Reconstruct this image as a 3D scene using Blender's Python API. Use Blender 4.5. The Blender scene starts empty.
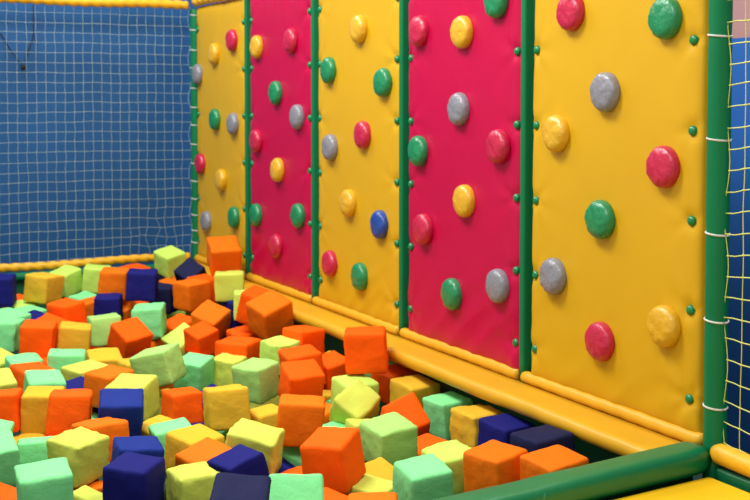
import bpy, bmesh, math, random
from mathutils import Vector, Matrix, Quaternion, noise
random.seed(7)
S = bpy.context.scene
COL = S.collection
PI = math.pi

# ------------------------------------------------------------------ materials
def lin(c):
    return tuple((v/255/12.92) if v/255 <= .04045 else ((v/255+.055)/1.055)**2.4 for v in c) + (1,)
def mat(name, rgb, rough=.5, bump=.0, bscale=60, spec=.5, var=.06, vscale=4, coat=0, sheen=0, dirt=None, trans=0):
    m = bpy.data.materials.new(name); m.use_nodes = True
    nt = m.node_tree; b = nt.nodes['Principled BSDF']
    b.inputs['Roughness'].default_value = rough
    b.inputs['Specular IOR Level'].default_value = spec
    if coat: b.inputs['Coat Weight'].default_value = coat; b.inputs['Coat Roughness'].default_value = .25
    if sheen: b.inputs['Sheen Weight'].default_value = sheen
    tc = nt.nodes.new('ShaderNodeTexCoord')
    n = nt.nodes.new('ShaderNodeTexNoise'); n.inputs['Scale'].default_value = vscale; n.inputs['Detail'].default_value = 4
    nt.links.new(tc.outputs['Object'], n.inputs['Vector'])
    r = nt.nodes.new('ShaderNodeValToRGB'); c = lin(rgb)
    r.color_ramp.elements[0].position = .3; r.color_ramp.elements[1].position = .7
    r.color_ramp.elements[0].color = tuple(v*(1-var) for v in c[:3])+(1,)
    r.color_ramp.elements[1].color = tuple(min(1, v*(1+var)) for v in c[:3])+(1,)
    nt.links.new(n.outputs['Fac'], r.inputs['Fac']); last = r.outputs['Color']
    if dirt:
        n3 = nt.nodes.new('ShaderNodeTexNoise'); n3.inputs['Scale'].default_value = 26; n3.inputs['Detail'].default_value = 8
        mp = nt.nodes.new('ShaderNodeMapping'); mp.inputs['Scale'].default_value = (1, 1, .25)
        nt.links.new(tc.outputs['Object'], mp.inputs['Vector']); nt.links.new(mp.outputs[0], n3.inputs['Vector'])
        r3 = nt.nodes.new('ShaderNodeValToRGB'); r3.color_ramp.elements[0].position = .66; r3.color_ramp.elements[1].position = .76
        r3.color_ramp.elements[1].color = (.8, .8, .8, 1)
        nt.links.new(n3.outputs['Fac'], r3.inputs['Fac'])
        mx = nt.nodes.new('ShaderNodeMix'); mx.data_type = 'RGBA'
        nt.links.new(r3.outputs['Color'], mx.inputs[0]); nt.links.new(last, mx.inputs[6]); mx.inputs[7].default_value = lin(dirt)
        last = mx.outputs[2]
    nt.links.new(last, b.inputs['Base Color'])
    if bump:
        n2 = nt.nodes.new('ShaderNodeTexNoise'); n2.inputs['Scale'].default_value = bscale; n2.inputs['Detail'].default_value = 5
        nt.links.new(tc.outputs['Object'], n2.inputs['Vector'])
        bp = nt.nodes.new('ShaderNodeBump'); bp.inputs['Strength'].default_value = bump; bp.inputs['Distance'].default_value = .01
        nt.links.new(n2.outputs['Fac'], bp.inputs['Height']); nt.links.new(bp.outputs['Normal'], b.inputs['Normal'])
    return m
M = {}
M['pan_y'] = mat('yellow_vinyl', (205, 159, 18), .42, .10, 9, .28, .03, 2, coat=.05)
M['pan_p'] = mat('crimson_vinyl', (184, 0, 62), .40, .10, 9, .28, .05, 2, coat=.04)
M['post'] = mat('green_vinyl', (0, 112, 66), .5, .15, 14, .25, .06, 6)
M['bolster'] = mat('scuffed_green_vinyl', (0, 112, 64), .38, .2, 10, .5, .05, 6, dirt=(130, 200, 170))
M['pit'] = mat('dark_green_vinyl', (0, 92, 56), .5, .1, 10, .4, .08, 4)
M['ledge'] = mat('ledge_yellow_vinyl', (216, 163, 30), .42, .12, 12, .4, .05, 5)
M['rail'] = mat('rail_yellow_vinyl', (228, 172, 30), .42, .3, 30, .4, .08, 14)
M['plat'] = mat('platform_yellow_vinyl', (236, 186, 20), .42, .08, 8, .4, .04, 3)
M['bolt'] = mat('bolt_green', (0, 120, 66), .3, 0, spec=.6)
M['tie'] = mat('white_cord', (205, 205, 195), .6)
M['net'] = mat('net_cord', (158, 180, 176), .85)
M['net2'] = mat('yellow_net_cord', (205, 210, 105), .8)
M['string'] = mat('black_string', (14, 16, 24), .8)
M['blue'] = mat('blue_tarpaulin', (26, 82, 136), .6, .15, 3, .3, .10, 1.3)
M['blue2'] = mat('dark_blue_board', (24, 84, 156), .6, .1, 4, .3, .06, 2)
M['purple'] = mat('mauve_board', (146, 112, 112), .7, 0)
M['floor'] = mat('pit_floor', (24, 60, 48), .8)
HC = {'P': (186, 20, 62), 'Y': (214, 164, 28), 'G': (128, 128, 136), 'E': (18, 128, 76), 'B': (20, 66, 150)}
for k, c in HC.items(): M['h'+k] = mat('hold_vinyl_'+{'P': 'pink', 'Y': 'yellow', 'G': 'grey', 'E': 'green', 'B': 'blue'}[k], c, .36, .55, 42, .5, .05, 8, coat=.3)
CC = {'mint': (128, 222, 142), 'green': (160, 212, 112), 'lime': (190, 228, 98), 'lemon': (196, 206, 84), 'gold': (216, 172, 46),
      'orange': (230, 110, 12), 'red': (255, 92, 4), 'navy': (24, 26, 104), 'blue': (26, 46, 124), 'slate': (26, 30, 66)}
for k, c in CC.items(): M['c_'+k] = mat('foam_cover_'+k, c, .75, .5, 22, .12, .05, 7)

# ------------------------------------------------------------------ helpers
def obj(name, bm, m, parent=None, smooth=True, loc=None):
    me = bpy.data.meshes.new(name); bm.normal_update(); bm.to_mesh(me); bm.free()
    me.materials.append(m)
    if smooth:
        for p in me.polygons: p.use_smooth = True
    o = bpy.data.objects.new(name, me); COL.objects.link(o)
    if parent: o.parent = parent
    if loc: o.location = loc
    return o
def empty(name, loc):
    o = bpy.data.objects.new(name, None); o.empty_display_size = .1; o.location = loc; COL.objects.link(o); return o
def tag(o, label=None, cat=None, group=None, kind=None):
    if label: o['label'] = label
    if cat: o['category'] = cat
    if group: o['group'] = group
    if kind: o['kind'] = kind
    return o
def box(bm, a, b, bev=0, seg=3):
    r = bmesh.ops.create_cube(bm, size=1)
    vs = r['verts']
    for v in vs:
        v.co = Vector([(a[i]+b[i])/2 + v.co[i]*(b[i]-a[i]) for i in range(3)])
    if bev:
        es = list({e for v in vs for e in v.link_edges})
        bmesh.ops.bevel(bm, geom=es, offset=bev, segments=seg, profile=.6, affect='EDGES')
def tube(bm, pts, rad, n=6, caps=True):
    """tube along points; rad is a number or a function (i, angle)"""
    rings = []
    for i, p in enumerate(pts):
        p = Vector(p); a = Vector(pts[max(0, i-1)]); b = Vector(pts[min(len(pts)-1, i+1)])
        t = (b-a).normalized(); up = Vector((0, 0, 1)) if abs(t.z) < .8 else Vector((1, 0, 0))
        u = t.cross(up).normalized(); w = u.cross(t)
        ring = []
        for k in range(n):
            th = 2*PI*k/n; r = rad(i, th) if callable(rad) else rad
            ring.append(bm.verts.new(p + (u*math.cos(th)+w*math.sin(th))*r))
        rings.append(ring)
    for i in range(len(rings)-1):
        for k in range(n):
            bm.faces.new((rings[i][k], rings[i][(k+1) % n], rings[i+1][(k+1) % n], rings[i+1][k]))
    if caps:
        bm.faces.new(rings[0][::-1]); bm.faces.new(rings[-1])
def local(bm, org):
    bmesh.ops.translate(bm, verts=bm.verts, vec=-Vector(org))
def sweep(bm, prof, xs, fn=None):
    """closed profile of (y, z) swept along x"""
    rings = []
    for x in xs:
        ring = []
        for (y, z) in prof:
            v = Vector((x, y, z))
            if fn: v = fn(v)
            ring.append(bm.verts.new(v))
        rings.append(ring)
    n = len(prof)
    for i in range(len(rings)-1):
        for k in range(n):
            bm.faces.new((rings[i][k], rings[i][(k+1) % n], rings[i+1][(k+1) % n], rings[i+1][k]))
    bm.faces.new(rings[0][::-1]); bm.faces.new(rings[-1])
def rprof(y0, y1, z0, z1, r, n=5):
    out = []
    for cy, cz, a0 in ((y1-r, z1-r, 0), (y0+r, z1-r, 90), (y0+r, z0+r, 180), (y1-r, z0+r, 270)):
        for k in range(n+1):
            a = math.radians(a0+90*k/n); out.append((cy+r*math.cos(a), cz+r*math.sin(a)))
    return out

# ------------------------------------------------------------------ the setting
def struct(name, a, b, m):
    bm = bmesh.new(); box(bm, a, b); return tag(obj(name, bm, m, smooth=False), kind='structure')
struct('floor', (-.4, -3.2, .02), (7.0, 1.3, .2), M['floor'])
# blue tarpaulin wall at the back, with shallow folds
bm = bmesh.new(); NY, NZ = 70, 30; g = []
for i in range(NY+1):
    y = -3.1+4.1*i/NY
    g.append([bm.verts.new((-.25+.012*noise.noise(Vector((y*1.6, z*.35, 2)))+.006*noise.noise(Vector((y*6, z*.8, 5))), y, z)) for z in [3.2*j/NZ for j in range(NZ+1)]])
for i in range(NY):
    for j in range(NZ): bm.faces.new((g[i][j], g[i+1][j], g[i+1][j+1], g[i][j+1]))
r = bmesh.ops.extrude_face_region(bm, geom=bm.faces[:])
bmesh.ops.translate(bm, verts=[v for v in r['geom'] if isinstance(v, bmesh.types.BMVert)], vec=(-.05, 0, 0))
bmesh.ops.recalc_face_normals(bm, faces=bm.faces)
tag(obj('wall_back', bm, M['blue']), kind='structure')
struct('wall_right', (2.8, 1.2, .2), (7.0, 1.26, 2.02), M['blue2'])
struct('trim_1', (2.8, 1.2, 2.02), (7.0, 1.26, 3.4), M['purple'])
# padded walls of the pit
for nm, a, b in (('trim_2', (0, -.03, 0), (4.93, .02, .605)), ('trim_3', (-.06, -2.45, 0), (0, 0, .60)), ('trim_4', (4.94, -2.45, 0), (4.99, -.03, .60)), ('trim_5', (-.06, -2.5, 0), (5.05, -2.45, .60))):
    bm = bmesh.new(); box(bm, a, b, .012); tag(obj(nm, bm, M['pit'], smooth=False), kind='structure')

# ------------------------------------------------------------------ climbing panels
ZB, ZT = .685, 2.37
OFF = .0674
ROWS = [2.222-.285*k for k in range(6)]
HOLDS = [
 [ ('P',0.788,2.116), ('Y',0.452,2.044), ('G',0.117,1.919), ('E',0.463,1.623), ('G',0.797,1.600), ('P',0.166,1.322), ('Y',0.570,1.239), ('E',0.805,1.019), ('G',0.280,0.947) ],
 [ ('Y',0.208,2.059), ('P',0.720,2.074), ('E',0.499,1.788), ('G',0.808,1.656), ('P',0.190,1.506), ('Y',0.522,1.352), ('E',0.184,1.067), ('E',0.817,1.116), ('P',0.493,0.916) ],
 [ ('Y',0.572,2.094), ('E',0.219,1.900), ('E',0.831,1.830), ('P',0.616,1.579), ('G',0.238,1.505), ('Y',0.451,1.235), ('B',0.798,1.159), ('P',0.230,0.904), ('E',0.584,0.883) ],
 [ ('P',0.181,2.053), ('Y',0.550,2.030), ('E',0.813,2.139), ('G',0.526,1.711), ('E',0.175,1.522), ('P',0.832,1.565), ('Y',0.573,1.329), ('P',0.222,1.178), ('E',0.475,0.925), ('G',0.833,1.009) ],
 [ ('P',0.309,2.064), ('E',0.821,2.012), ('G',0.513,1.776), ('Y',0.225,1.626), ('P',0.819,1.533), ('E',0.491,1.333), ('G',0.212,1.097), ('P',0.495,0.905), ('Y',0.832,1.016) ]]
PL = ['yellow padded climbing panel in the back corner, farthest from the viewer',
      'narrow-looking crimson climbing panel next to the corner yellow panel, left of the two crimson ones',
      'middle yellow climbing panel between the two crimson ones, carrying the only blue hold',
      'wider-looking crimson climbing panel, right of the two crimson ones',
      'nearest yellow climbing panel at the right, beside the thick green post and net']
HN = {'P': 'crimson pink', 'Y': 'yellow', 'G': 'grey', 'E': 'green', 'B': 'blue'}
def panel_mesh(k, x0, x1):
    bm = bmesh.new(); NX, NZ = 64, 110
    bolts = [(k+OFF, z) for z in ROWS]+[(k+1-OFF, z) for z in ROWS]
    rnd = random.Random(k*11+3)
    amp = [rnd.uniform(.6, 1.5) for _ in bolts]; ph = [rnd.uniform(0, 6) for _ in bolts]; nf = [rnd.choice((5, 6, 7)) for _ in bolts]
    g = []
    for i in range(NX+1):
        x = x0+(x1-x0)*i/NX; col = []
        for j in range(NZ+1):
            z = ZB+(ZT-ZB)*j/NZ
            e = min(x-x0, x1-x, z-ZB, ZT-z)
            pad = .010+.016*(1-math.exp(-e/.02))
            pad += .004*noise.noise(Vector((x*2.2, z*1.2, k*3.1)))
            for (bx, bz), a, p_, q in zip(bolts, amp, ph, nf):
                dx, dz = x-bx, z-bz; r = math.hypot(dx, dz)
                if r < .35:
                    th = math.atan2(dz, dx)
                    pad -= .014*math.exp(-(r/.028)**2)
                    pad += a*.0042*math.exp(-r/.075)*math.cos(q*th+p_)*min(1, r/.02)
            for h, hx, hz in HOLDS[k]:                        # the cover puckers round each hold
                r = math.hypot(x-k-hx, z-hz)
                if r < .25:
                    th = math.atan2(z-hz, x-k-hx)
                    pad += .0012*math.exp(-max(0, r-.07)/.05)*math.cos(5*th+hx*20)
            # slack folds under the top edge
            t = max(0, (z-(ZT-.5))/.5)
            pad += .0055*t*noise.noise(Vector((x*9+z*3*((k % 2)-.5), z*1.6, k*5.0)))
            if z < ZB+.4: pad += (.009 if k in (1, 3) else .006)*(1-(z-ZB)/.4)*(1-2*abs(noise.noise(Vector((x*5-z*6, z*3.5, k*2.0+9)))))
            col.append(bm.verts.new((x, .014-pad, z)))
        g.append(col)
    for i in range(NX):
        for j in range(NZ): bm.faces.new((g[i][j], g[i+1][j], g[i+1][j+1], g[i][j+1]))
    # sides and back
    loop = [g[i][0] for i in range(NX+1)]+[g[NX][j] for j in range(1, NZ+1)]+[g[i][NZ] for i in range(NX-1, -1, -1)]+[g[0][j] for j in range(NZ-1, 0, -1)]
    back = [bm.verts.new((v.co.x, .05, v.co.z)) for v in loop]
    n = len(loop)
    for i in range(n): bm.faces.new((loop[i], back[i], back[(i+1) % n], loop[(i+1) % n]))
    bm.faces.new(back)
    bmesh.ops.recalc_face_normals(bm, faces=bm.faces)
    return bm, bolts
def hold_mesh(seed):
    rnd = random.Random(seed); bm = bmesh.new(); n = 40
    R = .069
    prof = [(.0, .0), (.60, .0), (.90, .006), (.985, .014), (1.0, .022), (.995, .030), (.95, .040), (.86, .047), (.72, .0515), (.5, .054), (.25, .0555)]
    rings = []
    for (pr, d) in prof:
        if pr == 0: rings.append([bm.verts.new((0, 0, 0))]); continue
        ring = []
        for k in range(n):
            th = 2*PI*k/n
            w = 1+.010*noise.noise(Vector((math.cos(th)*2, math.sin(th)*2, seed)))
            puck = .0010*math.cos(16*th+seed)*(1 if .8 < pr < .99 else .3 if pr >= .99 else 0)
            puck += .0042*noise.noise(Vector((math.cos(th)*pr*3, math.sin(th)*pr*3, seed+d*20)))*(1 if pr > .2 and d > .03 else 0)
            ring.append(bm.verts.new((R*pr*w*math.cos(th), -(d+puck), R*pr*w*math.sin(th))))
        rings.append(ring)
    top = bm.verts.new((0, -.056, 0))
    for k in range(n): bm.faces.new((rings[0][0], rings[1][k], rings[1][(k+1) % n]))
    for i in range(1, len(rings)-1):
        for k in range(n): bm.faces.new((rings[i][k], rings[i+1][k], rings[i+1][(k+1) % n], rings[i][(k+1) % n]))
    for k in range(n): bm.faces.new((rings[-1][k], top, rings[-1][(k+1) % n]))
    bmesh.ops.recalc_face_normals(bm, faces=bm.faces)
    return bm
def bolt_mesh():
    bm = bmesh.new(); n = 14; prof = [(.011, 0), (.0165, .004), (.0175, .011), (.0145, .018), (.008, .0225)]
    rings = [[bm.verts.new((r*math.cos(2*PI*k/n), -d, r*math.sin(2*PI*k/n))) for k in range(n)] for r, d in prof]
    for i in range(len(rings)-1):
        for k in range(n): bm.faces.new((rings[i][k], rings[i+1][k], rings[i+1][(k+1) % n], rings[i][(k+1) % n]))
    bm.faces.new(rings[0]); bm.faces.new(rings[-1][::-1])
    bmesh.ops.recalc_face_normals(bm, faces=bm.faces)
    return bm
bolt0 = None
for k in range(5):
    x0, x1 = k+.036, k+1-.036
    if k == 4: x1 = 4.978
    bm, bolts = panel_mesh(k, x0, x1)
    root = empty('climbing_panel', (k+.5, 0, ZB)); tag(root, PL[k], 'climbing panel', 'padded climbing panels on the wall')
    local(bm, root.location)
    obj('padding', bm, M['pan_p' if k in (1, 3) else 'pan_y'], root)
    for q, (h, hx, hz) in enumerate(HOLDS[k]):
        o = obj('climbing_hold', hold_mesh(k*13+q+.5), M['h'+h], root)
        o.location = Vector((k+hx, .001, hz))-root.location
        o['label'] = HN[h]+' round padded climbing hold'
    for (bx, bz) in bolts:
        if bolt0 is None:
            bolt0 = obj('bolt_cap', bolt_mesh(), M['bolt'], root); o = bolt0
        else:
            o = bolt0.copy(); COL.objects.link(o); o.parent = root
        o.location = Vector((bx, .008, bz))-root.location
        o['label'] = 'small green round bolt cap'

# ------------------------------------------------------------------ posts
PN = {1: 'thin green padded post between the corner yellow panel and the first crimson panel',
      2: 'thin green padded post between the first crimson panel and the middle yellow panel',
      3: 'thin green padded post between the middle yellow panel and the wide crimson panel',
      4: 'thin green padded post between the wide crimson panel and the nearest yellow panel'}
for k in range(1, 5):
    bm = bmesh.new(); c = k-.014
    prof = rprof(-.0165, .0165, -.016, .05, .009, 4)
    zs = [.655+ (2.42-.655)*i/24 for i in range(25)]
    rings = []
    for z in zs:
        w = 1+.03*noise.noise(Vector((k*3, 0, z*3)))
        rings.append([bm.verts.new((c+x*w, y*w, z)) for x, y in prof])
    n = len(prof)
    for i in range(24):
        for q in range(n): bm.faces.new((rings[i][q], rings[i][(q+1) % n], rings[i+1][(q+1) % n], rings[i+1][q]))
    bm.faces.new(rings[0][::-1]); bm.faces.new(rings[-1])
    local(bm, (k, 0, .655))
    o = obj('padded_post', bm, M['post'], loc=(k, 0, .655)); tag(o, PN[k], 'post', 'green posts of the climbing wall')
def thick_post(x, r, z0, z1, ties, label, yr=None):
    root = empty('padded_post', (x, 0, z0)); tag(root, label, 'post', 'green posts of the climbing wall')
    bm = bmesh.new()
    N = 60; tube(bm, [(0, 0, (z1-z0)*i/N) for i in range(N+1)], lambda i, th: r*(1+.02*noise.noise(Vector((math.cos(th), math.sin(th), i*.25)))-(.05 if any(abs(z0+(z1-z0)*i/N-t) < .016 for t in ties) else 0)), 24)
    obj('foam_sleeve', bm, M['post'], root)
    for t in ties:
        bm = bmesh.new(); tube(bm, [(r*1.0*math.cos(a), r*1.0*math.sin(a), t-z0-.004*math.cos(a)) for a in [2*PI*i/20 for i in range(21)]], .0035, 6)
        obj('tie', bm, M['tie'], root)['label'] = 'white cord tied round the post'
thick_post(5.046, .036, .0, 2.6, [1.946, 1.629, 1.338, 1.069, .80, 2.25], 'thick green padded post right of the nearest yellow panel, tied with white cord')
thick_post(.0, .034, .0, 2.36, [2.322, 2.221, 2.086, 1.965, 1.829, 1.70, 1.58, 1.45, 1.32, 1.2, 1.08, .97, .864, .782], 'green corner post where the back net meets the climbing wall')

# ------------------------------------------------------------------ ledge, rolls, rails
root = empty('padded_ledge', (2.45, 0, .6)); tag(root, 'long yellow padded ledge running along the foot of the climbing panels', 'ledge')
bm = bmesh.new()
prof = [(-.0, .655), (-.05, .660), (-.10, .664), (-.15, .668), (-.178, .668), (-.195, .663), (-.205, .652), (-.208, .638), (-.205, .622), (-.197, .612), (-.18, .608), (-.0, .608)]
def lw(v):
    d = .004*noise.noise(Vector((v.x*2.2, v.y*5, v.z*3)))+.002*noise.noise(Vector((v.x*11, v.y*12, 3)))
    if v.y < -.1: v.z += d
    if v.z > .64 and -.19 < v.y < -.02: v.z -= .004
    return v
sweep(bm, prof, [.02+4.97*i/160 for i in range(161)], lw)
bmesh.ops.recalc_face_normals(bm, faces=bm.faces); local(bm, root.location)
obj('cushion', bm, M['ledge'], root)
for k in range(5):
    bm = bmesh.new(); a = k-.002+.02*(k == 0); b = k+.958 if k < 4 else 5.0
    N = 50
    tube(bm, [(a+(b-a)*i/N, -.002, .676+.001*math.sin(i*1.3)) for i in range(N+1)], lambda i, th: .0235*(1+.05*noise.noise(Vector((k*3+i*.12, math.cos(th), math.sin(th))))), 16)
    local(bm, root.location); obj('edge_roll', bm, M['ledge'], root)['label'] = 'thin yellow roll under one panel'
# green bolster at the near end
bm = bmesh.new()
N = 60; pr = rprof(4.955, 5.075, .60, .683, .030, 5); rings = []
for i in range(N+1):
    y = -.03-2.4*i/N
    s = .8 if i in (0, N) else 1
    rings.append([bm.verts.new((5.015+.10*(-y)+(x-5.015)*s+.003*noise.noise(Vector((y*5, z*9, 1))), y, .64+.014*y+(z-.64)*s+.003*noise.noise(Vector((y*6, x*9, 7))))) for x, z in pr])
n = len(pr)
for i in range(N):
    for q in range(n): bm.faces.new((rings[i][q], rings[i][(q+1) % n], rings[i+1][(q+1) % n], rings[i+1][q]))
bm.faces.new(rings[0][::-1]); bm.faces.new(rings[-1]); bmesh.ops.recalc_face_normals(bm, faces=bm.faces)
local(bm, (5.015, -1.2, .6)); tag(obj('padded_bolster', bm, M['bolster'], loc=(5.015, -1.2, .6)), 'shiny scuffed green bolster across the near end of the foam pit', 'bolster')
# yellow platform
bm = bmesh.new(); box(bm, (5.082, -2.6, 0), (6.5, -.06, .600), .012, 3)
for v in bm.verts:
    if v.co.x < 5.3: v.co.x += .10*(-v.co.y)
local(bm, (5.7, -1.3, 0)); tag(obj('padded_platform', bm, M['plat'], smooth=False, loc=(5.7, -1.3, 0)), 'smooth yellow padded platform at the lower right, beside the green bolster', 'platform')
bm = bmesh.new(); box(bm, (5.085, -.04, .0), (6.4, .03, .625), .02, 3)
local(bm, (5.7, 0, 0)); tag(obj('padded_beam', bm, M['pit'], smooth=False, loc=(5.7, 0, 0)), 'dark green padded beam under the yellow rail at the right', 'beam')
def rail(name, pts, r, twist, label, m, freq=6.5, n=20):
    bm = bmesh.new()
    def rr(i, th):
        L = i*step
        v = 1+.03*noise.noise(Vector((L*5, math.cos(th), math.sin(th))))
        if twist: v += .28*(abs(math.sin(th+L*2*PI*freq))-.6)
        if i in (0, len(pts)-1): v *= .7
        return r*v
    step = (Vector(pts[1])-Vector(pts[0])).length
    tube(bm, pts, rr, n); o = Vector(pts[len(pts)//2]); local(bm, o)
    return tag(obj(name, bm, m, loc=o), label, 'rail')
rail('padded_rail', [(.0, -.05-2.5*i/240, .685+.006*math.sin(i*.05)) for i in range(241)], .026, True, 'yellow twisted padded rail along the bottom of the back net', M['rail'])
rail('padded_rail', [(.0, -.05-2.5*i/240, 2.385+.004*math.sin(i*.07)) for i in range(241)], .028, True, 'yellow twisted padded rail along the top of the back net', M['rail'])
rail('padded_rail', [(.03+4.93*i/400, -.01, 2.405+.004*math.sin(i*.09)) for i in range(401)], .030, True, 'yellow padded rail on top of the corner climbing panel', M['rail'], 5)
rail('padded_rail', [(5.07+1.2*i/60, -.02, .665-.012*math.sin(i*.06)) for i in range(61)], .032, False, 'short fat yellow padded rail right of the thick green post', M['rail'])
rail('padded_rail', [(.03, -.05-2.4*i/60, .625) for i in range(61)], .026, False, 'thin green padded rail just under the back yellow rail', M['post'])

# ------------------------------------------------------------------ nets
def net(name, u0, u1, z0, z1, du, dz, warp, m, rad, label, edge=True):
    bm = bmesh.new(); nu = int((u1-u0)/du); nz = int((z1-z0)/dz)
    def P(u, z): return Vector(warp(u, z))
    for i in range(nu+1):
        u = u0+du*i
        tube(bm, [P(u, z0+(z1-z0)*j/(nz*2)) for j in range(nz*2+1)], rad, 4, False)
    for j in range(nz+1):
        z = z0+(z1-z0)*j/nz
        tube(bm, [P(u0+du*i/2, z) for i in range(nu*2+1)], rad, 4, False)
    for i in range(nu+1):                                # knots
        for j in range(nz+1):
            p = P(u0+du*i, z0+(z1-z0)*j/nz); r = bmesh.ops.create_cube(bm, size=rad*3.0)
            for v in r['verts']: v.co += p
    o = P((u0+u1)/2, z0); local(bm, o)
    return tag(obj(name, bm, m, loc=o), label, 'net')
def warp_back(u, z):
    x = .0+.006*noise.noise(Vector((u*2, z*2, 0)))
    y = u; zz = z
    t = max(0, 1-(z-.7)/.55)*max(0, 1-abs(u+.27)/.35)     # gathered slack near the corner
    y += .025*t*noise.noise(Vector((u*9, z*9, 4)))*2; zz += .05*t*noise.noise(Vector((u*7, z*7, 8)))
    zz += -.012*math.sin((u+.05)*2.2)*(1-(z-.7)/1.8)
    e = max(0, 1+(u+.04)/.10)
    y += .006*noise.noise(Vector((u*5, z*14, 3)))+.012*e*math.sin(z*24)
    zz += .006*noise.noise(Vector((u*5, z*5, 6)))
    return (x, y, zz)
net('safety_net', -2.44, -.04, .70, 2.37, .06, .0642, warp_back, M['net'], .0012, 'large pale square-mesh safety net hanging in front of the blue back wall')
def warp_right(u, z):
    e = max(0, 1-(u-5.085)/.06)
    x = u+.005*noise.noise(Vector((z*6, u*8, 1)))+.008*e*math.sin(z*20.5+1.2)
    return (x, .0+.01*noise.noise(Vector((u*5, z*3, 2))), z+.006*noise.noise(Vector((u*14, z*7, 6)))-.12*(u-5.085)*math.sin(z*3))
net('safety_net', 5.085, 6.1, .695, 2.5, .070, .0625, warp_right, M['net2'], .0018, 'yellow safety net hanging right of the thick green post')
# string hanging on the tarpaulin
bm = bmesh.new(); tube(bm, [(-.215, -1.30, 2.22), (-.21, -1.238, 2.17), (-.21, -1.17, 2.055), (-.21, -1.102, 1.968), (-.21, -1.075, 2.05), (-.21, -1.035, 2.16), (-.215, -1.032, 2.37)], .0045, 5)
r = bmesh.ops.create_uvsphere(bm, u_segments=8, v_segments=6, radius=.018)
for v in r['verts']: v.co += Vector((-.21, -1.102, 1.96))
local(bm, (-.21, -1.1, 1.96)); tag(obj('hanging_cord', bm, M['string'], loc=(-.21, -1.1, 1.96)), 'black cord hanging in a V on the blue wall behind the net, upper left', 'cord')

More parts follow.
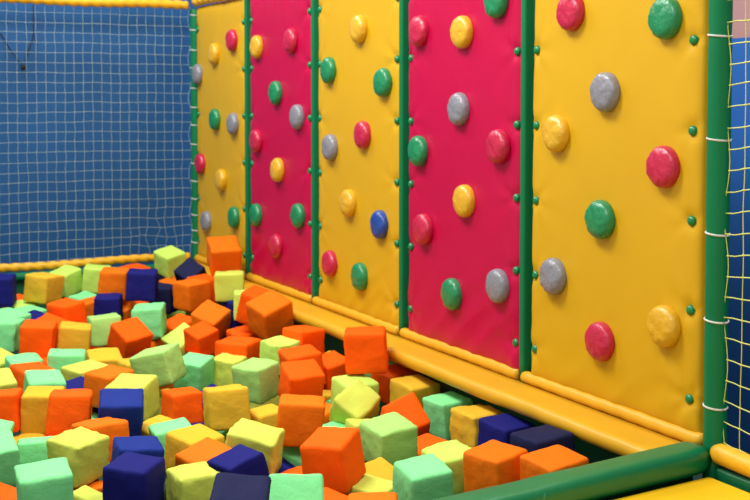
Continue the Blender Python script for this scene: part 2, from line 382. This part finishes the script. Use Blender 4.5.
# ------------------------------------------------------------------ foam cubes
CUBES = [
('a1','mint',(4.278,-1.898,0.573),(0.0281,-0.0498,-0.9978,-0.0324),(0.152,0.147,0.158),'mint green foam cube at bottom left corner, in front of the big crumpled yellow-green one'),
('a2','lemon',(3.728,-1.671,0.513),(0.0512,0.2697,-0.9614,-0.0182),(0.145,0.148,0.139),'large rounded yellow-green foam cube with crumpled cover, left of the front blue cubes'),
('a3','mint',(3.670,-1.945,0.517),(0.0515,0.6963,-0.7072,-0.1109),(0.149,0.140,0.134),'mint green foam cube cut by the left photo edge, lower of two there'),
('a4','mint',(3.403,-1.921,0.507),(-0.1259,-0.5695,0.8120,-0.0216),(0.132,0.140,0.143),'mint green foam cube half hidden behind the lower left-edge mint cube, beside the red-orange one'),
('a5','red',(3.049,-1.823,0.533),(-0.0432,0.5836,-0.8109,0.0058),(0.158,0.150,0.142),'red-orange foam cube at the left edge, left of the upright mustard yellow cube'),
('a6','gold',(3.071,-1.660,0.524),(0.0244,-0.1716,-0.9848,0.0105),(0.149,0.142,0.152),'upright mustard yellow foam cube standing between two red-orange cubes at the left'),
('a7','red',(3.253,-1.593,0.548),(-0.0351,-0.1427,-0.9886,0.0338),(0.151,0.153,0.150),'red-orange foam cube right of the upright mustard yellow cube, with flat front face'),
('a8','orange',(3.595,-1.557,0.520),(-0.0504,0.1229,-0.9911,-0.0070),(0.144,0.148,0.135),'flat-lying orange foam cube between the upright blue cube and the crumpled yellow-green cube'),
('a9','blue',(3.432,-1.443,0.559),(0.1004,-0.1291,-0.9865,-0.0004),(0.152,0.153,0.152),'upright blue foam cube with pale top, in front of the tilted yellow-green cube'),
('a10','blue',(3.965,-1.531,0.530),(-0.0160,0.0600,0.9969,-0.0488),(0.150,0.146,0.149),'blue foam cube just behind the nearest navy cube, top edge and side showing'),
('a11','navy',(4.184,-1.601,0.531),(0.0357,0.4004,-0.9155,-0.0190),(0.141,0.146,0.153),'nearest navy foam cube at the bottom left, right of the crumpled yellow-green cube'),
('a12','lemon',(4.222,-1.414,0.489),(-0.0055,-0.0204,0.9993,0.0313),(0.142,0.132,0.150),'yellow-green foam cube at the bottom edge, right of the nearest navy cube'),
('a13','slate',(4.747,-1.460,0.592),(0.1658,-0.2246,-0.9602,0.0109),(0.158,0.150,0.158),'dull dark grey-navy foam cube cut by the bottom edge, left of the mint cube'),
('a14','navy',(4.079,-1.209,0.484),(-0.0011,0.1149,-0.9857,-0.1234),(0.138,0.138,0.133),'tilted bright navy foam cube leaning behind the dull grey-navy cube at the bottom'),
('a15','lemon',(3.924,-1.095,0.512),(0.1259,0.4221,-0.8975,-0.0231),(0.167,0.141,0.144),'crumpled yellow-green foam cube sloping down behind the tilted bright navy cube'),
('a16','orange',(3.936,-1.279,0.469),(-0.1065,-0.1947,0.9704,0.0953),(0.141,0.150,0.142),'tipped orange foam cube between the mustard cube and the tilted bright navy cube'),
('a17','gold',(3.769,-1.265,0.481),(0.0524,0.1498,-0.9873,-0.0039),(0.152,0.149,0.148),'mustard yellow foam cube behind the bottom yellow-green cube, right of the blue cubes'),
('a18','mint',(3.591,-1.287,0.470),(-0.0110,-0.0570,-0.9955,-0.0748),(0.144,0.137,0.146),'mint green foam cube peeking out behind the mustard cube near the blue cubes'),
('a19','gold',(3.394,-1.280,0.434),(0.0803,0.2051,-0.9728,-0.0720),(0.132,0.132,0.136),'mustard yellow foam cube almost buried beside the upright blue cube, under the mint one'),
('a20','lemon',(3.131,-1.312,0.546),(0.0259,0.4139,-0.9066,-0.0785),(0.157,0.149,0.144),'yellow-green foam cube directly behind the upright blue cube with pale top'),
('a21','red',(2.940,-1.046,0.437),(-0.0130,0.0250,-0.9996,-0.0020),(0.137,0.133,0.131),'red-orange foam cube lying on a navy one, in front of the light green cube'),
('a22','navy',(3.088,-1.043,0.322),(-0.0917,-0.0632,-0.9938,0.0072),(0.145,0.147,0.135),'navy foam cube pinned under the red-orange cube left of the square mustard one'),
('a23','mint',(2.996,-1.196,0.315),(0.1544,0.4752,-0.8662,-0.0114),(0.132,0.136,0.136),'mint green foam cube glimpsed low behind the yellow-green cube and red-orange cube'),
('a24','mint',(2.510,-0.850,0.475),(0.0576,0.3631,-0.9286,-0.0509),(0.133,0.140,0.139),'mint green foam cube in the middle of the pit, left of the pale yellow-green slab'),
('a25','green',(2.681,-1.070,0.562),(-0.1040,0.4027,-0.9065,-0.0720),(0.166,0.161,0.149),'light green foam cube tipped with a narrow bright side, middle left of the pit'),
('a26','gold',(2.502,-1.115,0.487),(-0.0195,0.0314,-0.9991,-0.0223),(0.145,0.143,0.142),'mustard yellow foam cube wedged left of the tipped light green cube'),
('a27','lemon',(2.630,-1.032,0.359),(0.0047,0.1536,-0.9881,0.0059),(0.132,0.132,0.132),'yellow-green foam cube mostly buried in front of the tipped light green cube'),
('a28','lemon',(2.484,-0.677,0.454),(0.0484,0.3635,-0.9303,0.0117),(0.133,0.140,0.141),'pale yellow-green creased foam cube standing between a mint cube and a light green cube'),
('a29','green',(2.956,-0.712,0.518),(0.0191,0.2583,-0.9647,-0.0486),(0.143,0.147,0.149),'large light green foam cube in the middle, right of the pale creased yellow-green cube'),
('a30','gold',(3.453,-1.030,0.548),(-0.0730,-0.0909,-0.9932,-0.0042),(0.152,0.154,0.153),'square-faced mustard yellow foam cube in the middle front, below the pale yellow-green one'),
('a31','gold',(3.480,-0.870,0.457),(-0.0174,0.0681,-0.9967,-0.0411),(0.136,0.130,0.138),'mustard yellow foam cube buried in front of the large light green cube'),
('a32','orange',(3.315,-0.803,0.394),(0.0902,0.3387,-0.9365,0.0104),(0.132,0.132,0.134),'orange foam cube corner peeking left of the brown-orange upright cube'),
('a33','orange',(3.837,-0.883,0.571),(-0.0022,-0.2143,-0.9760,0.0376),(0.153,0.158,0.152),'brownish orange upright foam cube behind the biggest front red-orange cube'),
('a34','orange',(3.372,-0.595,0.407),(-0.0509,-0.1016,0.9887,0.0982),(0.132,0.132,0.136),'orange foam cube tucked behind the right side of the brownish orange cube'),
('a35','mint',(3.552,-0.623,0.375),(0.0073,0.1036,-0.9938,-0.0406),(0.132,0.132,0.132),'mint green foam cube glimpsed right of the brownish orange cube, above the big red-orange cube'),
('a36','red',(4.326,-0.976,0.570),(-0.0017,0.3418,-0.9354,-0.0910),(0.149,0.156,0.152),'biggest red-orange foam cube at the front centre with lit orange top'),
('a37','mint',(4.615,-1.231,0.538),(0.4102,-0.1784,-0.8911,-0.0763),(0.143,0.155,0.148),'mint green foam cube with square bright face at the bottom centre edge'),
('a38','navy',(3.895,-0.992,0.359),(-0.2319,-0.3851,0.8923,-0.0422),(0.132,0.132,0.132),'navy foam cube mostly buried left of the biggest front red-orange cube'),
('a39','mint',(3.803,-0.891,0.393),(0.1235,0.3133,-0.9414,0.0192),(0.132,0.132,0.132),'mint green foam cube barely visible under the brownish orange cube'),
('a40','red',(4.070,-1.000,0.382),(0.0104,-0.0512,0.9953,0.0819),(0.132,0.132,0.132),'red-orange foam cube buried behind the square mint cube at the bottom'),
('a41','lemon',(4.395,-0.869,0.428),(0.0443,0.2753,-0.9603,-0.0045),(0.132,0.132,0.132),'yellow-green foam cube low between the biggest red-orange cube and the bottom orange cube'),
('a42','gold',(4.272,-0.783,0.428),(0.2019,0.2043,-0.9572,0.0365),(0.132,0.132,0.132),'mustard yellow foam cube low beneath the light green cube with a slit in its top'),
('a43','orange',(4.819,-1.078,0.513),(0.0945,-0.2444,-0.9644,-0.0344),(0.149,0.145,0.148),'orange foam cube at the bottom edge, left of the front mint cube near the bolster'),
('a44','red',(4.518,-1.090,0.455),(0.0524,0.2324,-0.9689,0.0672),(0.132,0.132,0.132),'red-orange foam cube under the biggest front red-orange cube at the bottom edge'),
('a45','green',(4.081,-0.642,0.522),(0.0592,0.0555,-0.9963,-0.0268),(0.145,0.151,0.142),'light green foam cube with a slit in its top, right of the biggest red-orange cube'),
('a46','lemon',(3.698,-0.544,0.421),(-0.0403,-0.1072,-0.9928,0.0346),(0.141,0.134,0.137),'yellow-green foam cube tucked behind the light green cube with the slit'),
('a47','mint',(4.617,-0.798,0.530),(-0.0524,0.0296,0.9972,0.0439),(0.146,0.140,0.155),'mint green foam cube at the bottom, touching the left end of the green bolster'),
('a48','lime',(4.382,-0.560,0.485),(-0.0359,-0.0191,0.9969,0.0671),(0.139,0.135,0.153),'yellow-green crumpled foam cube between the bottom mint cube and the orange one'),
('a49','orange',(4.606,-0.520,0.540),(0.0206,0.1461,-0.9880,-0.0454),(0.150,0.152,0.145),'left one of the two bright orange foam cubes against the green bolster'),
('a50','orange',(4.770,-0.409,0.552),(0.0392,0.0489,-0.9971,-0.0443),(0.150,0.157,0.144),'right one of the two bright orange foam cubes against the green bolster'),
('a51','navy',(4.221,-0.232,0.507),(0.0478,0.0958,-0.9943,0.0013),(0.147,0.145,0.148),'navy foam cube between the mustard cube and the dull dark cube by the ledge'),
('a52','slate',(4.552,-0.302,0.558),(-0.0077,0.0260,-0.9992,-0.0285),(0.149,0.157,0.141),'dull dark navy foam cube nearest the ledge, behind the right bright orange cube'),
('a53','gold',(3.985,-0.210,0.496),(0.0156,0.0618,-0.9980,0.0011),(0.148,0.148,0.136),'mustard yellow foam cube with creased side, left of the navy cube by the ledge'),
('a54','mint',(3.716,-0.181,0.475),(0.0083,0.0465,-0.9985,-0.0260),(0.142,0.140,0.149),'mint green foam cube by the ledge, left of the creased mustard cube'),
('a55','red',(3.744,-0.394,0.480),(-0.3783,-0.0066,0.9084,0.1780),(0.143,0.141,0.141),'red-orange foam cube tipped on its edge, left of the mint cube by the ledge'),
('a56','gold',(3.462,-0.196,0.498),(0.0602,0.0762,-0.9953,-0.0019),(0.149,0.149,0.138),'mustard yellow foam cube by the ledge, right of the flat red-orange cube'),
('a57','red',(3.161,-0.137,0.482),(0.0357,0.0869,-0.9952,-0.0271),(0.142,0.145,0.130),'flat red-orange foam cube below the red-orange cube resting high against the ledge'),
('a58','red',(3.257,-0.325,0.673),(0.0014,-0.2339,-0.9720,-0.0213),(0.151,0.156,0.154),'red-orange foam cube resting high against the padded ledge, big square face'),
('a59','mint',(3.022,-0.127,0.484),(-0.0455,-0.0663,0.9902,0.1138),(0.132,0.132,0.132),'mint green foam cube glimpsed behind the red-orange cube resting high at the ledge'),
('a60','lime',(3.324,-0.412,0.492),(0.0595,0.0385,-0.9974,-0.0158),(0.150,0.144,0.150),'lime foam cube below the red-orange cube resting high at the ledge'),
('a61','lemon',(3.513,-0.499,0.490),(0.2956,0.2195,-0.9188,-0.1425),(0.132,0.153,0.141),'yellow-green foam cube tipped diagonally in front of the lime cube, centre right'),
('a62','red',(2.828,-0.291,0.481),(-0.1140,-0.0929,0.9863,0.0753),(0.132,0.130,0.142),'red-orange foam cube right of the front one of the centre red-orange stack'),
('a63','gold',(2.649,-0.214,0.446),(0.1531,0.2890,-0.9445,0.0321),(0.132,0.132,0.132),'mustard yellow foam cube showing a thin top strip behind the centre red-orange cubes'),
('a64','red',(3.143,-0.580,0.526),(-0.1374,0.0439,0.9893,0.0237),(0.148,0.149,0.150),'front red-orange foam cube of the centre cluster, just above the brownish orange cube'),
('a65','red',(2.856,-0.452,0.532),(0.0402,-0.0273,-0.9970,-0.0597),(0.149,0.155,0.147),'middle red-orange foam cube of the centre cluster, flat and sloping'),
('a66','red',(2.638,-0.352,0.594),(0.0079,0.1406,-0.9899,0.0142),(0.144,0.143,0.139),'rear red-orange foam cube of the centre cluster, nearest the ledge'),
('a67','lime',(2.679,-0.486,0.557),(0.0529,0.1737,-0.9833,-0.0140),(0.131,0.131,0.131),'small-looking crumpled lime foam cube left of the rear centre red-orange cube'),
('a68','orange',(2.159,-0.329,0.647),(-0.1679,-0.1274,0.9674,0.1405),(0.145,0.154,0.144),'large tilted orange foam cube standing high near the ledge under the pink panel'),
('a69','red',(1.976,-0.326,0.662),(0.1596,0.3658,-0.9169,-0.0086),(0.152,0.149,0.159),'red-orange foam cube peeking out behind the large tilted orange cube by the ledge'),
('a70','red',(2.372,-0.579,0.508),(0.0165,0.3418,-0.9396,0.0004),(0.168,0.158,0.144),'wide red-orange foam cube lying behind the large light green cube'),
('a71','red',(1.797,-0.573,0.477),(0.1374,0.1454,-0.9737,-0.1090),(0.134,0.133,0.129),'tipped red-orange foam cube with pointed top, middle back of the pit'),
('a72','red',(1.848,-0.635,0.311),(0.0708,0.1716,-0.9815,-0.0466),(0.148,0.148,0.149),'red-orange foam cube lying low in front of the pointed red-orange cube'),
('a73','orange',(1.650,-0.470,0.539),(0.2139,0.2632,-0.9266,-0.1622),(0.156,0.147,0.154),'orange foam cube tipped on a corner left of the small mint cube, middle back'),
('a74','red',(1.295,-0.232,0.431),(-0.1083,-0.2407,0.9645,0.0036),(0.132,0.132,0.135),'small visible red-orange corner of a foam cube right of the tipped orange cube'),
('a75','mint',(1.445,-0.223,0.421),(0.0721,0.1132,-0.9904,-0.0342),(0.133,0.132,0.138),'mint green foam cube glimpsed left of the large tilted orange cube'),
('a76','red',(1.899,-0.368,0.462),(0.0678,0.0980,-0.9906,-0.0674),(0.135,0.132,0.138),'red-orange foam cube in front of the small mint cube beside the large tilted orange one'),
('a77','lime',(1.787,-0.309,0.642),(-0.0063,-0.1658,-0.9860,0.0194),(0.143,0.142,0.141),'narrow lime foam cube tucked left of the large tilted orange cube'),
('a78','navy',(1.608,-0.293,0.576),(-0.0023,0.0131,0.9994,0.0304),(0.146,0.146,0.146),'navy foam cube behind the narrow lime cube near the ledge'),
('a79','navy',(1.592,-0.288,0.421),(-0.0563,-0.0373,0.9861,0.1521),(0.133,0.132,0.134),'navy foam cube low left of the narrow lime cube'),
('a80','lemon',(1.566,-0.333,0.718),(-0.0132,-0.1769,-0.9841,-0.0077),(0.147,0.152,0.145),'square lime foam cube right of the front-facing orange cube near the back'),
('a81','orange',(1.169,-0.418,0.617),(0.0196,0.1580,-0.9870,-0.0225),(0.155,0.156,0.153),'front-facing orange foam cube near the back, right of the dark twisted cubes'),
('a82','red',(1.041,-0.307,0.623),(0.0396,0.1732,-0.9840,-0.0132),(0.144,0.144,0.143),'flat red-orange foam cube just below the topmost back corner orange cube'),
('a83','orange',(0.990,-0.158,0.807),(0.2125,-0.0753,-0.9738,-0.0311),(0.155,0.156,0.158),'orange foam cube perched topmost in the back corner against the yellow panel'),
('a84','lime',(0.409,-0.314,0.710),(-0.1467,-0.1797,0.9701,0.0721),(0.143,0.142,0.146),'lime foam cube touching the back rail near the corner'),
('a85','orange',(0.497,-0.311,0.538),(-0.1184,-0.1852,0.9720,0.0828),(0.137,0.135,0.141),'orange foam cube below the lime cube near the back corner'),
('a86','slate',(0.884,-0.329,0.684),(-0.2896,-0.1924,0.9028,0.2532),(0.131,0.135,0.138),'dark navy foam cube tipped up to a point near the back corner'),
('a87','slate',(0.322,-0.319,0.573),(-0.2738,-0.2703,0.9226,0.0261),(0.142,0.141,0.138),'dark navy foam cube lying left of the pointed dark one near the back'),
('a88','slate',(0.759,-0.458,0.539),(0.0309,0.4007,-0.9157,0.0048),(0.136,0.144,0.151),'dark navy foam cube standing between the square navy cube and the front-facing orange one'),
('a89','navy',(1.008,-0.668,0.671),(0.0197,-0.1868,-0.9819,0.0256),(0.156,0.162,0.159),'square navy foam cube at the back, right of the square orange cube'),
('a90','orange',(0.815,-0.783,0.661),(0.0346,-0.1967,-0.9794,0.0289),(0.155,0.156,0.159),'square orange foam cube at the back, between the lime and navy cubes'),
('a91','red',(0.135,-0.469,0.579),(-0.0630,-0.1891,0.9792,0.0378),(0.147,0.146,0.148),'red-orange foam cube showing only its top behind the square navy cube'),
('a92','lime',(0.234,-0.746,0.608),(0.0282,-0.1799,-0.9825,0.0383),(0.151,0.151,0.153),'lime foam cube at the back, directly left of the square orange cube'),
('a93','lime',(0.140,-0.916,0.592),(0.0800,0.2430,-0.9592,-0.1207),(0.141,0.141,0.146),'tilted lime foam cube at the back, right of the square mustard cube'),
('a94','gold',(0.751,-1.182,0.652),(0.0294,0.3344,-0.9412,0.0392),(0.157,0.155,0.153),'square mustard yellow foam cube at the back left under the yellow rail'),
('a95','navy',(0.754,-1.430,0.657),(0.0156,0.5801,-0.8142,-0.0201),(0.157,0.154,0.156),'navy foam cube at the far left edge, just under the back rail'),
('a96','lime',(0.730,-1.303,0.498),(0.0686,0.2637,-0.9620,-0.0162),(0.132,0.132,0.134),'small visible lime foam cube below the square mustard cube at left'),
('a97','mint',(1.361,-1.494,0.550),(0.0711,0.3375,-0.9384,0.0220),(0.162,0.161,0.157),'mint green foam cube lying flat near the left edge, behind the crinkled mint one'),
('a98','mint',(0.872,-1.287,0.486),(0.0602,0.2590,-0.9640,0.0078),(0.136,0.135,0.141),'mint green foam cube between the flat mint cube and the red-orange cubes at left'),
('a99','navy',(1.029,-1.298,0.478),(0.0741,0.1655,-0.9762,-0.1190),(0.137,0.132,0.139),'navy foam cube top peeking between mint cubes at left'),
('a100','red',(1.776,-1.419,0.557),(0.0325,-0.1748,-0.9835,0.0347),(0.151,0.153,0.151),'big red-orange foam cube at left, left of the plain mustard cube'),
('a101','red',(1.212,-1.242,0.473),(0.1582,0.4018,-0.9018,-0.0158),(0.140,0.144,0.145),'red-orange foam cube directly behind the big left red-orange cube'),
('a102','red',(1.107,-1.130,0.548),(0.0320,0.2640,-0.9634,-0.0334),(0.147,0.148,0.138),'red-orange foam cube right below the square mustard cube at the back left'),
('a103','orange',(0.722,-0.892,0.487),(0.0116,0.0568,-0.9954,-0.0763),(0.138,0.132,0.140),'orange foam cube glimpsed left of the small front-facing navy cube at the back'),
('a104','red',(1.212,-1.050,0.403),(0.0508,0.3029,-0.9516,-0.0104),(0.144,0.144,0.146),'red-orange foam cube lying low in front of the small front-facing navy cube'),
('a105','navy',(0.989,-0.864,0.547),(0.0316,-0.1830,-0.9826,0.0014),(0.145,0.144,0.141),'navy foam cube directly below the square orange cube at the back'),
('a106','orange',(0.852,-0.717,0.464),(0.0829,0.1543,-0.9807,-0.0867),(0.134,0.132,0.137),'orange foam cube below the square navy cube, left side'),
('a107','red',(0.693,-0.607,0.457),(0.0487,0.2105,-0.9749,-0.0544),(0.132,0.132,0.137),'small visible red-orange foam cube behind the wrapped mint cube'),
('a108','mint',(1.507,-0.773,0.551),(0.0242,-0.2268,-0.9733,-0.0272),(0.153,0.155,0.154),'mint green foam cube with creased cover below the square navy cube'),
('a109','green',(1.525,-1.024,0.525),(-0.0382,-0.0561,-0.9975,-0.0205),(0.149,0.153,0.143),'light green foam cube between the plain mustard cube and the big red-orange wedge'),
('a110','gold',(1.713,-1.225,0.525),(0.0134,-0.1352,-0.9891,0.0571),(0.148,0.152,0.144),'plain mustard yellow foam cube right of the big left red-orange cube'),
('a111','red',(1.747,-0.946,0.503),(0.2494,0.1725,-0.9528,-0.0101),(0.146,0.146,0.138),'red-orange foam cube turned on its corner like a wedge, left middle'),
('a112','red',(1.350,-0.941,0.387),(0.0448,0.0704,0.9958,0.0370),(0.137,0.132,0.132),'red-orange foam cube sliver left of the wedge-like red-orange cube'),
('a113','red',(1.906,-1.363,0.402),(0.0275,0.1037,-0.9942,0.0080),(0.145,0.140,0.145),'red-orange foam cube low in front of the plain mustard cube'),
('a114','mint',(2.296,-1.392,0.516),(-0.0023,-0.1311,-0.9910,0.0270),(0.148,0.158,0.136),'mint green foam cube in front of the plain mustard cube, left middle'),
('a115','gold',(2.255,-1.206,0.484),(-0.1046,0.0448,0.9935,0.0076),(0.145,0.147,0.140),'mustard yellow foam cube just in front of the wedge-like red-orange cube'),
('a116','lemon',(2.502,-1.351,0.491),(0.0238,0.1786,-0.9828,-0.0397),(0.148,0.155,0.133),'yellow-green foam cube top lying left of the flat orange one, left middle'),
('a117','orange',(2.803,-1.325,0.522),(0.0226,0.2419,-0.9698,-0.0197),(0.147,0.148,0.135),'flat orange foam cube behind the yellow-green cube and the upright blue cube'),
('a118','mint',(2.739,-1.585,0.514),(-0.0881,0.0163,0.9954,-0.0328),(0.145,0.146,0.142),'mint green foam cube directly behind the upright mustard yellow cube'),
('a119','navy',(2.683,-1.430,0.454),(0.0650,0.1740,-0.9817,-0.0430),(0.141,0.132,0.135),'navy foam cube behind the red-orange cube and left of the upright blue cube'),
('a120','mint',(2.820,-1.397,0.326),(0.1405,0.4060,-0.8995,0.0795),(0.132,0.132,0.132),'mint green foam cube sliver between the red-orange cube and the upright blue cube'),
('a121','red',(2.364,-1.568,0.478),(0.0552,0.1666,-0.9837,0.0398),(0.145,0.149,0.132),'red-orange foam cube lying flat behind the mint cube, left edge area'),
('a122','mint',(2.129,-1.557,0.474),(0.0292,0.0186,-0.9994,-0.0037),(0.142,0.143,0.134),'mint green foam cube lying flat in front of the big left red-orange cube'),
('a123','lemon',(1.977,-1.646,0.463),(0.1318,0.2843,-0.9496,-0.0048),(0.139,0.139,0.143),'yellow-green foam cube at the left edge, just below the crinkled mint cube'),
('a124','lemon',(2.708,-1.782,0.525),(-0.0660,-0.7094,0.6933,0.1082),(0.153,0.148,0.142),'yellow-green foam cube at the left edge, above the left-edge red-orange cube'),
('a125','mint',(1.539,-1.543,0.546),(0.0042,0.5004,-0.8657,0.0080),(0.157,0.151,0.146),'crinkled mint green foam cube at the left edge, beside the big red-orange cube'),
('a126','gold',(3.173,-1.734,0.380),(0.0355,0.2309,-0.9723,-0.0052),(0.132,0.132,0.132),'mustard yellow foam cube buried just in front of the upright mustard yellow cube'),
('a127','red',(3.314,-1.679,0.398),(0.0050,0.0915,-0.9794,-0.1801),(0.132,0.132,0.132),'red-orange foam cube corner low below the flat-faced red-orange cube at left'),
('a128','mint',(3.494,-1.764,0.456),(-0.0666,-0.0996,-0.9928,-0.0010),(0.132,0.132,0.132),'mint green foam cube low between the left-edge mint cube and crumpled yellow-green cube'),
('a129','red',(4.065,-1.999,0.471),(0.1544,0.5392,-0.8221,0.0976),(0.132,0.132,0.132),'red-orange foam cube at the bottom left corner of the pit view'),
('a130','orange',(3.777,-1.650,0.356),(-0.0316,0.0762,-0.9951,-0.0552),(0.132,0.132,0.132),'orange foam cube low under the crumpled yellow-green cube at the bottom'),
('a131','lemon',(4.078,-1.724,0.421),(-0.1289,-0.4450,0.8731,-0.1518),(0.132,0.132,0.132),'yellow-green foam cube sliver at the bottom edge left of the nearest navy cube'),
('a132','lime',(1.638,-0.614,0.420),(-0.1737,-0.1029,0.9541,0.2214),(0.154,0.156,0.153),'lime foam cube showing one long slanted face left of the pointed red-orange cube'),
('a133','red',(1.450,-0.578,0.454),(0.0675,0.1769,-0.9707,-0.1482),(0.147,0.146,0.148),'red-orange foam cube low behind the slanted lime face'),
('a134','navy',(2.896,-0.895,0.407),(0.0252,0.0460,-0.9703,-0.2361),(0.132,0.132,0.132),'navy foam cube glimpsed between the middle mint cube and the square mustard cube'),
('a135','mint',(0.561,-0.895,0.490),(0.0679,0.2463,-0.9657,-0.0468),(0.135,0.133,0.140),'mint green foam cube low beneath the lime cube at the back'),
('a136','red',(0.480,-1.272,0.493),(0.0659,0.2969,-0.9523,-0.0263),(0.132,0.132,0.137),'red-orange foam cube sliver under the far left navy cube'),
('a137','mint',(3.188,-0.436,0.368),(0.0415,0.1385,-0.9892,-0.0251),(0.132,0.132,0.132),'mint green foam cube glimpsed below the centre red-orange cubes'),
('a138','red',(3.979,-0.425,0.402),(0.0133,0.0553,-0.9928,-0.1057),(0.132,0.132,0.132),'red-orange foam cube low between the slit-topped light green cube and ledge-side mint cube'),
('f0','gold',(0.299,-0.166,0.320),(0.6383,0.0001,0.0068,-0.7698),(0.148,0.148,0.148),'mustard yellow foam cube buried behind the slanted lime face'),
('f1','lemon',(2.743,-0.574,0.319),(0.9934,-0.0245,-0.1094,0.0263),(0.148,0.148,0.148),'yellow-green foam cube buried in front of the large light green cube'),
('f2','gold',(2.987,-0.387,0.359),(0.0546,0.0173,-0.0739,-0.9956),(0.148,0.148,0.148),'mustard yellow foam cube buried right of the brownish orange cube'),
('f3','orange',(1.515,-0.776,0.352),(0.3127,-0.0504,-0.1812,0.9310),(0.148,0.148,0.148),'orange foam cube buried behind the tipped light green cube'),
('f4','green',(1.117,-0.695,0.382),(0.2140,-0.0573,-0.1319,-0.9662),(0.148,0.148,0.148),'light green foam cube buried below the creased mint cube'),
('f5','orange',(2.331,-0.911,0.382),(0.0430,-0.0285,0.1339,-0.9897),(0.148,0.148,0.148),'orange foam cube buried left of the red-orange cube lying on a navy one'),
('f6','lime',(0.618,-0.390,0.350),(0.6542,-0.2229,-0.0549,0.7207),(0.148,0.148,0.148),'lime foam cube buried deep behind the slanted lime face'),
('f7','mint',(3.348,-1.015,0.362),(0.4944,0.0521,0.2232,-0.8385),(0.148,0.148,0.148),'mint green foam cube buried beside the mustard cube near the blue cubes'),
]
SCALE = {'a68': 1.12, 'a83': 1.12, 'a58': 1.10, 'a111': 1.08}
CRUMPLE = {'a2', 'a15', 'a45', 'a48', 'a61', 'a67', 'a28', 'a108', 'a125', 'a53', 'a12'}
def foam(seed, d, crumple):
    bm = bmesh.new(); n = 9
    bmesh.ops.create_cube(bm, size=1)
    bmesh.ops.bevel(bm, geom=bm.edges[:], offset=.07, segments=3, profile=.5, affect='EDGES')
    bmesh.ops.subdivide_edges(bm, edges=[e for e in bm.edges if e.calc_length() > .4], cuts=7, use_grid_fill=True)
    sh = Vector((random.uniform(-.04, .04), random.uniform(-.04, .04), random.uniform(-.04, .04)))
    tap = random.uniform(-.05, .05)
    for v in bm.verts:
        c = v.co.copy(); p = c*2.0+Vector((seed, seed*.7, 0))
        w = .026+(.026 if crumple else 0)
        off = Vector((noise.noise(p), noise.noise(p+Vector((9, 0, 0))), noise.noise(p+Vector((0, 9, 0)))))*w
        q = Vector((c.x*3.2, c.y*3.2, c.z*3.2))*(2.4 if crumple else 1.6)+Vector((seed, 0, 3))
        rdg = (1-abs(noise.noise(q))*2.2)
        nn = c.normalized()
        off += nn*(.028 if crumple else .010)*(rdg-.5)
        # foam sides sag a little inwards between the seams
        m1 = max(abs(c.x), abs(c.y), abs(c.z))
        k = [abs(a)/m1 for a in c]; k.sort()
        off += nn*.012*(1-k[1])
        c += off
        c.x += sh.x*c.z*1.2+tap*c.x*c.z; c.y += sh.y*c.z*1.2+tap*c.y*c.z
        v.co = Vector((c.x*d[0], c.y*d[1], c.z*d[2]))*1.045
    return bm
for i, (cid, colr, loc, q, d, label) in enumerate(CUBES):
    o = obj('foam_cube', foam(i*1.37+.3, [v*SCALE.get(cid, 1) for v in d], cid in CRUMPLE), M['c_'+colr])
    o.location = loc; o.rotation_mode = 'QUATERNION'; o.rotation_quaternion = q
    tag(o, label, 'foam cube', 'foam cubes in the pit')

# ------------------------------------------------------------------ light
def area(loc, target, size, power, colr=(1, 1, 1), sy=None):
    l = bpy.data.lights.new('ceiling_or_fill_lamp', 'AREA'); l.energy = power; l.size = size; l.color = colr
    if sy: l.shape = 'RECTANGLE'; l.size_y = sy
    o = bpy.data.objects.new('ceiling_or_fill_lamp', l); COL.objects.link(o); o.location = loc
    o.rotation_euler = (Vector(target)-Vector(loc)).to_track_quat('-Z', 'Y').to_euler()
area((3.6, -2.0, 4.3), (3.2, -.6, .9), 1.0, 125, (1, .985, .955))
area((.9, -1.6, 4.3), (1.2, -.5, .9), 1.0, 80, (1, .985, .955))
area((6.5, -2.4, 4.3), (5.0, -.6, 1), 1.0, 50, (1, .985, .955))
area((4.7, .45, 3.9), (4.1, 1.2, 1.3), .6, 55, (1, .985, .955))  # added unseen fill light, brightens the dark wall behind the right net
w = bpy.data.worlds.new('world'); S.world = w; w.use_nodes = True
w.node_tree.nodes['Background'].inputs[0].default_value = (1.0, .97, .95, 1)
w.node_tree.nodes['Background'].inputs[1].default_value = .55

# ------------------------------------------------------------------ camera
cam = bpy.data.cameras.new('camera'); co = bpy.data.objects.new('camera', cam); COL.objects.link(co); S.camera = co
yaw, pitch = 1.1036, -.0478
F = Vector((-math.sin(yaw)*math.cos(pitch), math.cos(yaw)*math.cos(pitch), math.sin(pitch)))
R = Vector((math.cos(yaw), math.sin(yaw), 0)); U = R.cross(F)
mw = Matrix((R, U, -F)).transposed().to_4x4(); mw.translation = Vector((7.8928, -2.6199, 1.75))
co.matrix_world = mw
cam.sensor_width = 36; cam.lens = 1211.4857/750*36; cam.shift_y = -(250-157.63)/750
cam.clip_start = .05; cam.dof.use_dof = True; cam.dof.focus_distance = 4.1; cam.dof.aperture_fstop = 4.5

v = S.view_settings; v.view_transform = 'Standard'; v.look = 'None'; v.gamma = 1; v.use_curve_mapping = False; v.exposure = .1
